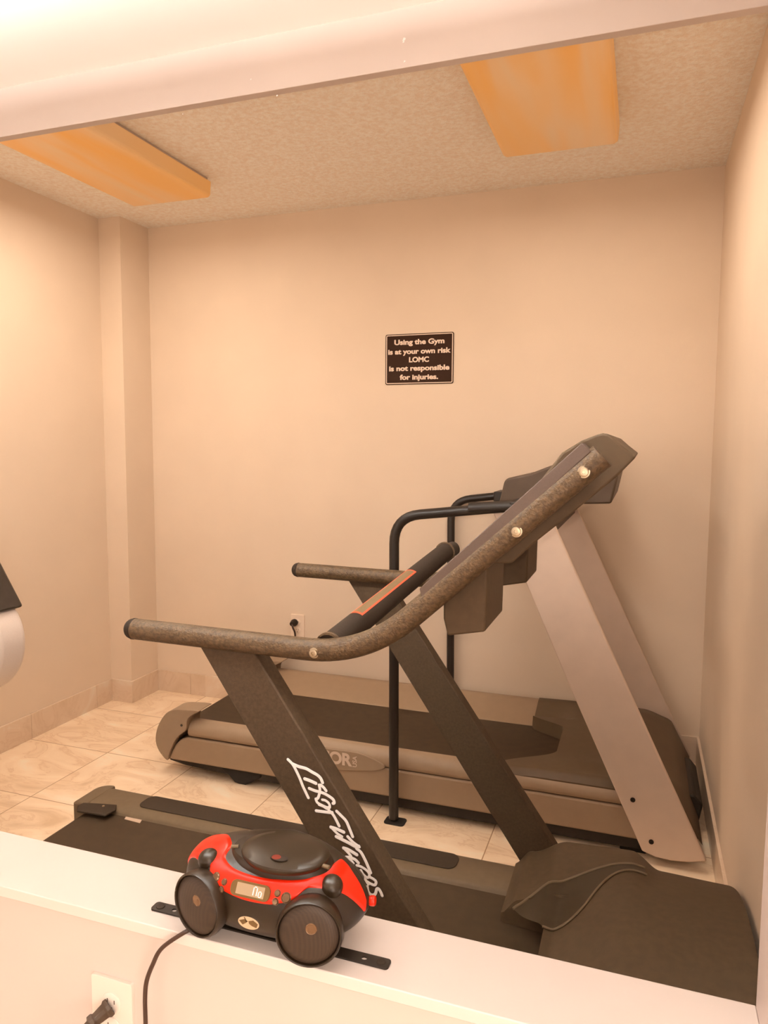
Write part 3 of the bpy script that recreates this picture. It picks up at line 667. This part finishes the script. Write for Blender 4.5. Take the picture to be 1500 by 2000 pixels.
STROKES = [
    ([(1.4454,0.7069),(1.4546,0.6994),(1.4621,0.688),(1.4695,0.6743),(1.4752,0.6612),(1.481,0.6504),(1.4865,0.6403)], 0.0049),
    ([(1.4546,0.6999),(1.4671,0.6967),(1.482,0.6951),(1.4936,0.6907),(1.505,0.6863),(1.5115,0.6811),(1.5151,0.6739)], 0.0054),
    ([(1.4795,0.6752),(1.4902,0.6733),(1.5017,0.6702)], 0.0057),
    ([(1.4885,0.6584),(1.5,0.6559),(1.5147,0.6545),(1.5261,0.6509),(1.5358,0.6456),(1.5382,0.6398),(1.5358,0.6379)], 0.0051),
    ([(1.5115,0.6687),(1.5172,0.665),(1.5221,0.6596)], 0.0049),
    ([(1.5082,0.6682),(1.5099,0.6591),(1.5082,0.6495),(1.5057,0.6428),(1.5024,0.6407)], 0.0046),
    ([(1.5016,0.6405),(1.5049,0.6341),(1.5147,0.6303),(1.5245,0.6281),(1.5293,0.6298)], 0.0046),
    ([(1.5147,0.6412),(1.5212,0.6408),(1.5277,0.6365),(1.5293,0.6298),(1.5245,0.6258),(1.5163,0.629),(1.5081,0.6307)], 0.0043),
    ([(1.5024,0.618),(1.5147,0.6186),(1.5277,0.6194),(1.5342,0.6205)], 0.0051),
    ([(1.5277,0.6232),(1.5358,0.6169),(1.5423,0.6072),(1.5479,0.5973)], 0.0049),
    ([(1.5431,0.6244),(1.5519,0.6175),(1.5615,0.6091),(1.5679,0.5964),(1.5743,0.5821)], 0.0051),
    ([(1.5317,0.592),(1.5423,0.5908),(1.5568,0.5873)], 0.0057),
    ([(1.5342,0.5901),(1.5439,0.5826),(1.5536,0.5782)], 0.0043),
    ([(1.5423,0.576),(1.5536,0.5727),(1.5664,0.5689),(1.5776,0.5649)], 0.0057),
    ([(1.5648,0.5803),(1.5744,0.572),(1.5871,0.5652)], 0.0051),
    ([(1.5863,0.5666),(1.5815,0.5618),(1.5903,0.5558),(1.5982,0.5434),(1.6046,0.5308),(1.6093,0.5209)], 0.0051),
    ([(1.5568,0.557),(1.5664,0.5557),(1.5824,0.5495)], 0.0057),
    ([(1.56,0.5545),(1.5664,0.5495),(1.5712,0.5442)], 0.0046),
    ([(1.5616,0.5407),(1.5696,0.5416),(1.5792,0.5396),(1.5856,0.5347)], 0.0051),
    ([(1.5664,0.5401),(1.5728,0.5352),(1.576,0.5319)], 0.0043),
    ([(1.5824,0.5293),(1.5919,0.5282),(1.603,0.5227),(1.607,0.5158),(1.6031,0.5103),(1.5952,0.5149),(1.5904,0.5216)], 0.0043),
    ([(1.5952,0.5133),(1.5999,0.505),(1.6047,0.4982)], 0.0046),
    ([(1.6062,0.5125),(1.6141,0.5103),(1.6196,0.506),(1.6173,0.4993),(1.6094,0.5),(1.6031,0.5025)], 0.0046),
    ([(1.6031,0.4932),(1.6048,0.4842),(1.6111,0.4793),(1.6181,0.4824),(1.6212,0.4924),(1.6251,0.4933),(1.629,0.4879),(1.6314,0.4822)], 0.0049),
]
wl = []
for grow, yy, sq, mname, nm in ((0.0036, -1.98015, 0.03, 'dark_ink', 'lettering_outline'), (0.0007, -1.98045, 0.10, 'white_ink', 'lettering')):
    bm = bmesh.new()
    for i, (pts, w) in enumerate(STROKES): add_stroke(bm, pts, w + grow, yy - 0.000013 * i, sq)
    wl.append(obj(nm, bm, mname, smooth=60))
for q in wl: sub(q, near_post)
ps += wl
reroot(tl, ps)

# ------------------------------------------------------------------ exercise bike at the left edge
bk = thing('exercise_bike', 'white rounded shroud with dark cover at the left picture edge', 'exercise bike', (-0.22, -1.36, 0))
ps = []
cx, cz, rr = -0.032, 0.636, 0.180
lowp = [(cx + rr * math.cos(math.radians(a)), cz + rr * math.sin(math.radians(a))) for a in range(-200, 41, 8)]
A0 = (0.106, 0.742); A1 = (-0.17, 0.58)
lowp = [q for q in lowp] 
ps.append(obj('wheel_shroud', prism(lowp, 'y', -1.42, -1.30), 'bike_white', bevel=0.022, seg=5))
ps.append(obj('upper_cover', prism([(0.128, 0.748), (0.03, 0.712), (-0.12, 0.67), (-0.235, 0.66), (-0.27, 0.80), (-0.20, 0.93), (-0.06, 0.985), (0.024, 0.912)], 'y', -1.428, -1.292), 'bike_dark', bevel=0.009, seg=4))
ps.append(obj('frame_post', tube([(-0.24, -1.36, 0.04), (-0.20, -1.36, 0.55)], 0.03), 'bike_dark', smooth=50))
ps.append(obj('stabilizer', tube([(-0.28, -1.56, 0.028), (-0.28, -1.20, 0.028)], 0.028), 'bike_dark', smooth=50))
ps.append(obj('handlebar_stem', tube([(-0.14, -1.36, 0.93), (-0.18, -1.36, 1.06)], 0.018), 'bike_dark', smooth=50))
reroot(bk, ps)

# ------------------------------------------------------------------ boombox on the ledge
C0 = Vector((1.567, -2.250, LEDGE)); AX = (0.1385, 0.088, 0.0575); ZC = 0.060
bb = thing('boombox', 'red and black portable CD boombox standing on the white ledge', 'boombox', C0)
ps = []
def onbody(P, off=0.0):
    q = Vector(P) - Vector((0, 0, ZC)); ax, ay, az = AX; e = 2.5
    if q.x > 0: ax = 0.141 - 0.010 * sst(-0.015, 0.035, q.z)
    if q.y < 0:
        f = abs(q.x / ax) ** e + abs(q.y / ay) ** e + abs(q.z / az) ** e
    else:
        by = 0.071 if q.x > 0 else 0.071 - 0.016 * min(1, -q.x / 0.08)
        f = (abs(q.x / ax) ** 1.55 + (q.y / by) ** 1.55) ** (e / 1.55) + abs(q.z / az) ** e
        ay = by
    q = q * f ** (-1 / e)
    n = Vector([math.copysign(abs(q[i] / a_) ** (e - 1) / a_, q[i]) for i, a_ in enumerate((ax, ay, az))]).normalized()
    return C0 + Vector((0, 0, ZC)) + q + n * off, n
bm = bmesh.new(); nu, nv = 96, 48; rows = []
for j in range(1, nv):
    ph = -PI / 2 + PI * j / nv; row = []
    for i in range(nu):
        th = 2 * PI * i / nu
        P, _ = onbody((math.cos(ph) * math.cos(th) * 0.14, math.cos(ph) * math.sin(th) * 0.088, ZC + math.sin(ph) * 0.058))
        P.z = max(P.z, LEDGE + 0.0035); row.append(bm.verts.new(P))
    rows.append(row)
for a, b in zip(rows, rows[1:]):
    for i in range(nu): bm.faces.new((a[i], a[(i + 1) % nu], b[(i + 1) % nu], b[i]))
bm.faces.new(rows[0][::-1]); bm.faces.new(rows[-1])
drums = []
for s, yaw, (dx, dz), dy in ((-1, 15, [(1.4855,0.6541)][0], -0.092), (1, 15, [(1.6579,0.654)][0], -0.095)):
    a = Vector((s * math.sin(math.radians(yaw)), -math.cos(math.radians(yaw)), 0)); a = (a + Vector((0, 0, 0.04))).normalized()
    c = Vector((dx, C0.y + dy, dz)); drums.append((c, a))
    add_lathe(bm, [(0.015, -0.060), (0.028, -0.050), (0.038, -0.036), (0.0430, -0.020), (0.0445, -0.010), (0.0440, -0.002), (0.0425, 0.0), (0.0410, -0.001), (0.0402, -0.004), (0.0402, -0.009), (0, -0.009)], c, a, 56)
for v in bm.verts: v.co.z = max(v.co.z, LEDGE + 0.003)
ps.append(obj('body', bm, 'boom', smooth=40))
for k, (c, a) in enumerate(drums):
    g = obj('speaker_grille', lathe([(0, 0.0015), (0.015, 0.0012), (0.030, 0.0002), (0.0385, -0.0025), (0.0400, -0.0045), (0.0400, -0.008)], c, a, 56), 'grille', smooth=60); ps.append(g)
    sideways = a.cross(Vector((0, 0, 1))).normalized(); upv = sideways.cross(a).normalized()
    dcap = c + a * 0.0012 + upv * 0.010 + sideways * (-0.004)
    ps.append(obj('dust_cap', lathe([(0.0078, 0), (0.0072, 0.0006), (0.0064, 0.0002), (0.0040, 0.0007), (0, 0.0012)], dcap, a, 24), 'button', smooth=50)); sub(ps[-1], g)
LU = [((-.137, -.020, .050), (-.137, -.016, .052)), ((-.130, -.036, .080), (-.130, -.002, .090)), ((-.1184, -.0458, .0914), (-.120, .004, .098)), ((-.104, -.0557, .0951), (-.102, .004, .106)), ((-.0918, -.0605, .0975), (-.084, -.001, .111)),
      ((-.0818, -.0639, .0988), (-.068, -.018, .114)), ((-.0766, -.068, .097), (-.0600, -.0334, .114)), ((-.0713, -.0751, .0909), (-.0597, -.0485, .1107)), ((-.0596, -.0809, .0848), (-.0544, -.0571, .1081)),
      ((-.0464, -.0839, .0806), (-.039, -.0652, .1053)), ((-.0269, -.086, .0773), (-.0255, -.068, .104)), ((-.0028, -.087, .0752), (-.004, -.0703, .1033)), ((.027, -.0864, .0764), (.0203, -.0697, .1035)),
      ((.0399, -.0849, .0791), (.036, -.0667, .1045)), ((.0558, -.0819, .0829), (.0529, -.0637, .1051)), ((.0651, -.078, .0883), (.0719, -.0558, .106)), ((.0752, -.0692, .0966), (.0839, -.044, .1075)),
      ((.0821, -.0648, .0983), (.0928, -.0264, .1088)), ((.1005, -.0578, .0952), (.0997, .0048, .1077)), ((.12, -.0478, .0884), (.1108, .0042, .1035)), ((.1328, -.0375, .0755), (.1253, -.0032, .0949)), ((.1386, -.0197, .0503), (.1394, -.0105, .0656))]
Lc = catmull([q[0] for q in LU], 6); Uc = catmull([q[1] for q in LU], 6)
bm = bmesh.new(); rows = []
for a, b in zip(Lc, Uc):
    row = []
    for i in range(13):
        t = i / 12; edge = min(i, 12 - i)
        row.append(bm.verts.new(onbody(a.lerp(b, t), -0.0008 if edge == 0 else (0.0016 if edge == 1 else 0.0024))[0]))
    rows.append(row)
for a, b in zip(rows, rows[1:]):
    for i in range(12): bm.faces.new((a[i], a[i + 1], b[i + 1], b[i]))
ps.append(obj('front_fascia', bm, 'red', smooth=60, label='glossy red fascia'))
# lid deck and round disc lid
lc = [(1.5912,-2.2797)][0]
LC = Vector((lc[0], lc[1] + 0.002, LEDGE))
def ellip(name, prof, c, ky, m, smooth):
    b = lathe(prof, (0, 0, 0), (0, 0, 1), 64); b.transform(Matrix.Translation(c) @ Matrix.Diagonal((1, ky, 1, 1)))
    return obj(name, b, m, smooth=smooth)
ps.append(ellip('lid_deck', [(0.0790, 0.092), (0.0785, 0.106), (0.0750, 0.1130), (0.0720, 0.1155), (0, 0.1185)], LC + Vector((-0.009, 0.006, 0)), 0.60, 'boom', 35))
dlid = ellip('disc_lid', [(0.0615, 0.112), (0.0640, 0.1165), (0.0645, 0.1195), (0.0630, 0.1215), (0.050, 0.1240), (0.03, 0.1255), (0, 0.1260)], LC + Vector((0, 0.001, 0)), 0.76, 'boom_lid', 45); ps.append(dlid)
w_ = [(1.5959,-2.3056)][0]
mw = Matrix.Translation((w_[0], w_[1], LEDGE + 0.1256)) @ Matrix.Rotation(math.radians(0), 4, 'Z')
ell = [(0.0125 * math.cos(2 * PI * k / 32), 0.0072 * math.sin(2 * PI * k / 32)) for k in range(32)]
ps.append(sub(flat2d('lid_window', [ell], 0.0012, 'black', None, mw), dlid))
ps.append(flat2d('window_disc', [[(0.0065 * math.cos(2 * PI * k / 24) - 0.004, 0.0058 * math.sin(2 * PI * k / 24)) for k in range(24)]], 0.0016, 'olive', None, mw))
M['disc_red'] = mat('dark_red_disc', (0.16, 0.02, 0.01), 0.3, noise=0.05); ps[-1].data.materials[0] = M['disc_red']; sub(ps[-1], dlid)
# deck wing behind the lid (folded carrying handle)
hpts = [onbody((0.15 * math.cos(math.radians(k)), 0.06 * math.sin(math.radians(k)), ZC + 0.022), -0.003)[0] for k in range(12, 170, 8)]
ps.append(obj('carry_handle', tube(hpts, 0.0060, seg=14), 'boom', smooth=60))
for q in ([(1.5114,-2.2886),(1.521,-2.2851)], [(1.6502,-2.2874),(1.6631,-2.2892)]):
    ps.append(obj('lid_hinge', tube([(q[0][0], q[0][1], LEDGE + 0.1165), (q[1][0], q[1][1], LEDGE + 0.1165)], 0.0028, seg=10), 'lf_rail', smooth=50))
# dome knobs
for P in ((-0.0875, -0.0548, 0.1025), (0.1089, -0.0463, 0.0974)):
    c, n = onbody(P, 0.0); n = (n + Vector((0, -0.15, 0.8))).normalized()
    ps.append(obj('dome_knob', lathe([(0.0152, -0.006), (0.0152, 0.000)] + [(r, 0.001 + z) for r, z in dome(0.0146, 0.75)], c, n, 36), 'boom_lid', smooth=50))
# display
P, n = onbody((0.0005, -0.0815, 0.0885), 0.0)
fx = frame(P + n * 0.0028, (1, 0.0, 0.0), (0, 0.35, 1)); fx = frame(P + n * 0.0028, (1, 0, 0), n.cross(Vector((1, 0, 0))) * -1 if n.cross(Vector((1, 0, 0))).z < 0 else n.cross(Vector((1, 0, 0))))
ps.append(flat2d('display_surround', [rrect(-0.0295, -0.0098, 0.0295, 0.0098, 0.008)], 0.0030, 'lcd_frame', None, fx)); dsu = ps[-1]
ps.append(flat2d('display', [rrect(-0.0205, -0.0070, 0.0215, 0.0070, 0.0008)], 0.0036, 'lcd', None, fx)); sub(ps[-1], dsu)
seg_loops = []
def bar(x0, y0, x1, y1): return [(x0, y0), (x1, y0), (x1, y1), (x0, y1)]
dg = [bar(0.0050, -0.0050, 0.0062, 0.0046), bar(0.0100, -0.0050, 0.0112, 0.0046), bar(0.0066, 0.0048, 0.0096, 0.0060), bar(0.0130, -0.0050, 0.0142, 0.0002), bar(0.0170, -0.0050, 0.0182, 0.0002), bar(0.0142, 0.0004, 0.0170, 0.0014), bar(0.0142, -0.0062, 0.0170, -0.0052)]
bm = bmesh.new()
for L in dg: add_prism(bm, L, 'z', 0.0017, 0.0022)
bm.transform(fx); ps.append(sub(obj('display_digits', bm, 'lcd_digit'), dsu))
# buttons
for P, r in (((-0.0590, -0.0780, 0.0925), 0.0058), ((-0.0425, -0.0806, 0.0905), 0.0042), ((-0.0445, -0.0838, 0.0815), 0.0042), ((0.0400, -0.0806, 0.0915), 0.0042), ((0.0385, -0.0838, 0.0825), 0.0042), ((0.0530, -0.0805, 0.0880), 0.0062)):
    c, n = onbody(P, 0.0020)
    ps.append(obj('button', lathe([(r * 1.12, -0.001), (r * 1.12, 0.0004), (r, 0.0004), (r, 0.0012), (r * 0.8, 0.0024), (0, 0.0028)], c, n, 24), 'button', smooth=35))
# oval badge
P, n = onbody((0.000, -0.087, 0.047), 0.0)
fb = frame(P + n * 0.0010, (1, 0, 0), (0, 0, 1))
ps.append(flat2d('oval_badge', [[(0.0160 * math.cos(2 * PI * k / 40), 0.0088 * math.sin(2 * PI * k / 40)) for k in range(40)]], 0.0020, 'silver', None, fb)); obg = ps[-1]
bm = bmesh.new()
for L in ([(-0.0145, 0.0010), (-0.0050, 0.0045), (-0.0010, 0.0020), (-0.0040, -0.0008), (-0.0090, -0.0040)], [(0.0000, 0.0025), (0.0070, 0.0050), (0.0140, 0.0010), (0.0120, -0.0045), (0.0050, -0.0030), (0.0010, -0.0010)], [(-0.0070, 0.0068), (-0.0056, 0.0070), (-0.0020, 0.0010), (-0.0034, 0.0008)]):
    add_prism(bm, L, 'z', 0.0010, 0.0013)
bm.transform(fb); ps.append(sub(obj('badge_mark', bm, 'lcd_frame'), obg))
# red dial on the right end
rd = Vector((C0.x + 0.137, C0.y + 0.004, LEDGE + 0.052))
ps.append(obj('side_dial', lathe([(0.004, -0.014), (0.004, 0.002), (0.0065, 0.002), (0.0070, 0.004), (0.0070, 0.008), (0.0060, 0.010), (0, 0.010)], rd, (1, 0.1, 0.1), 24), 'red', smooth=40))
for sx in (-0.085, 0.085):
    ps.append(obj('rubber_foot', lathe([(0, 0), (0.009, 0), (0.009, 0.010), (0, 0.010)], (C0.x + sx, C0.y + 0.015, LEDGE), (0, 0, 1), 20), 'rubber', smooth=40))
reroot(bb, ps)

# ------------------------------------------------------------------ drilled flat strap under the boombox
st = [(1.3837,-2.291),(1.3934,-2.3041),(1.7467,-2.3034),(1.7448,-2.2919)]
xs0, xs1 = 1.3805, 1.752
def circ(x, y, r): return [(x + r * math.cos(2 * PI * k / 20), y + r * 0.8 * math.sin(2 * PI * k / 20)) for k in range(20)]
out = rrect(xs0, -2.3030, xs1, -2.2840, 0.005)
o = flat2d('mounting_strap', [out, circ(xs0 + 0.036, -2.2935, 0.0042), circ(xs1 - 0.036, -2.2935, 0.0042)], 0.0024, 'black', None, Matrix.Translation((0, 0, LEDGE + 0.0014)))
o.name = 'mounting_strap'; tag(o, 'flat black drilled metal strap lying under the red boombox', 'strap')
for x in (xs0 + 0.012, xs1 - 0.012):
    obj('rivet', lathe([(0.0065, 0), (0.006, 0.0012), (0, 0.0014)], (x, -2.2935, LEDGE + 0.0026), (0, 0, 1), 20), 'foam', o, smooth=50)

# ------------------------------------------------------------------ outlet on the half wall, plug and cord of the boombox
OX, OZ = 1.3215, 0.4310
outlet(OX, OZ, -2.315, 0.072, 0.114, 'plate_front', 'white outlet plate on the half wall below the ledge')
t = thing('power_cord', 'brown black cord hanging over the ledge with plug in white outlet', 'cord', (1.383, -2.34, 0.45))
cp = [(1.4604,0.6277),(1.4296,0.5793),(1.4134,0.5506),(1.4021,0.522),(1.3987,0.4937),(1.3985,0.4542),(1.3971,0.4061)]
path = [(1.470, -2.318, LEDGE + 0.004), (cp[0][0], -2.334, LEDGE + 0.004), (cp[1][0], -2.342, cp[1][1])] + [(x, -2.342, z) for x, z in cp[2:]] + [(1.375, -2.345, 0.31), (1.33, -2.36, 0.25), (1.26, -2.40, 0.27), (1.235, -2.41, 0.33), (1.258, -2.402, 0.385), (1.2935, -2.3635, 0.4225)]
ps = [obj('cable', tube(catmull(path, 8), 0.0032, seg=12, flat=(1.0, 0.7)), 'cord', smooth=60)]
pd = Vector((-0.034, -0.050, -0.030)).normalized(); pc = Vector((1.321, -2.3235, 0.4475))
fpl = frame(pc, (1, -0.3, 0.0), (0, 0, 1))
secs = []
bm = bmesh.new()
def ring(c, hw, hh, ax):
    u = ax.cross(Vector((0, 0, 1))).normalized(); v = u.cross(ax).normalized()
    return [bm.verts.new(c + u * a * hw + v * b * hh) for a, b in ((-1, -0.6), (-0.6, -1), (0.6, -1), (1, -0.6), (1, 0.6), (0.6, 1), (-0.6, 1), (-1, 0.6))]
prof = [(0.000, 0.0125, 0.0105), (0.005, 0.0130, 0.0110), (0.008, 0.0105, 0.0090), (0.024, 0.0085, 0.0075), (0.026, 0.0105, 0.0095), (0.032, 0.0105, 0.0095), (0.034, 0.0065, 0.0060), (0.052, 0.0045, 0.0045)]
rg = [ring(pc + pd * d, hw, hh, pd) for d, hw, hh in prof]
for a, b in zip(rg, rg[1:]):
    for i in range(8): bm.faces.new((a[i], a[(i + 1) % 8], b[(i + 1) % 8], b[i]))
bm.faces.new(rg[0]); bm.faces.new(rg[-1][::-1])
ps.append(obj('plug', bm, 'plug', bevel=0.0008))
reroot(t, ps)
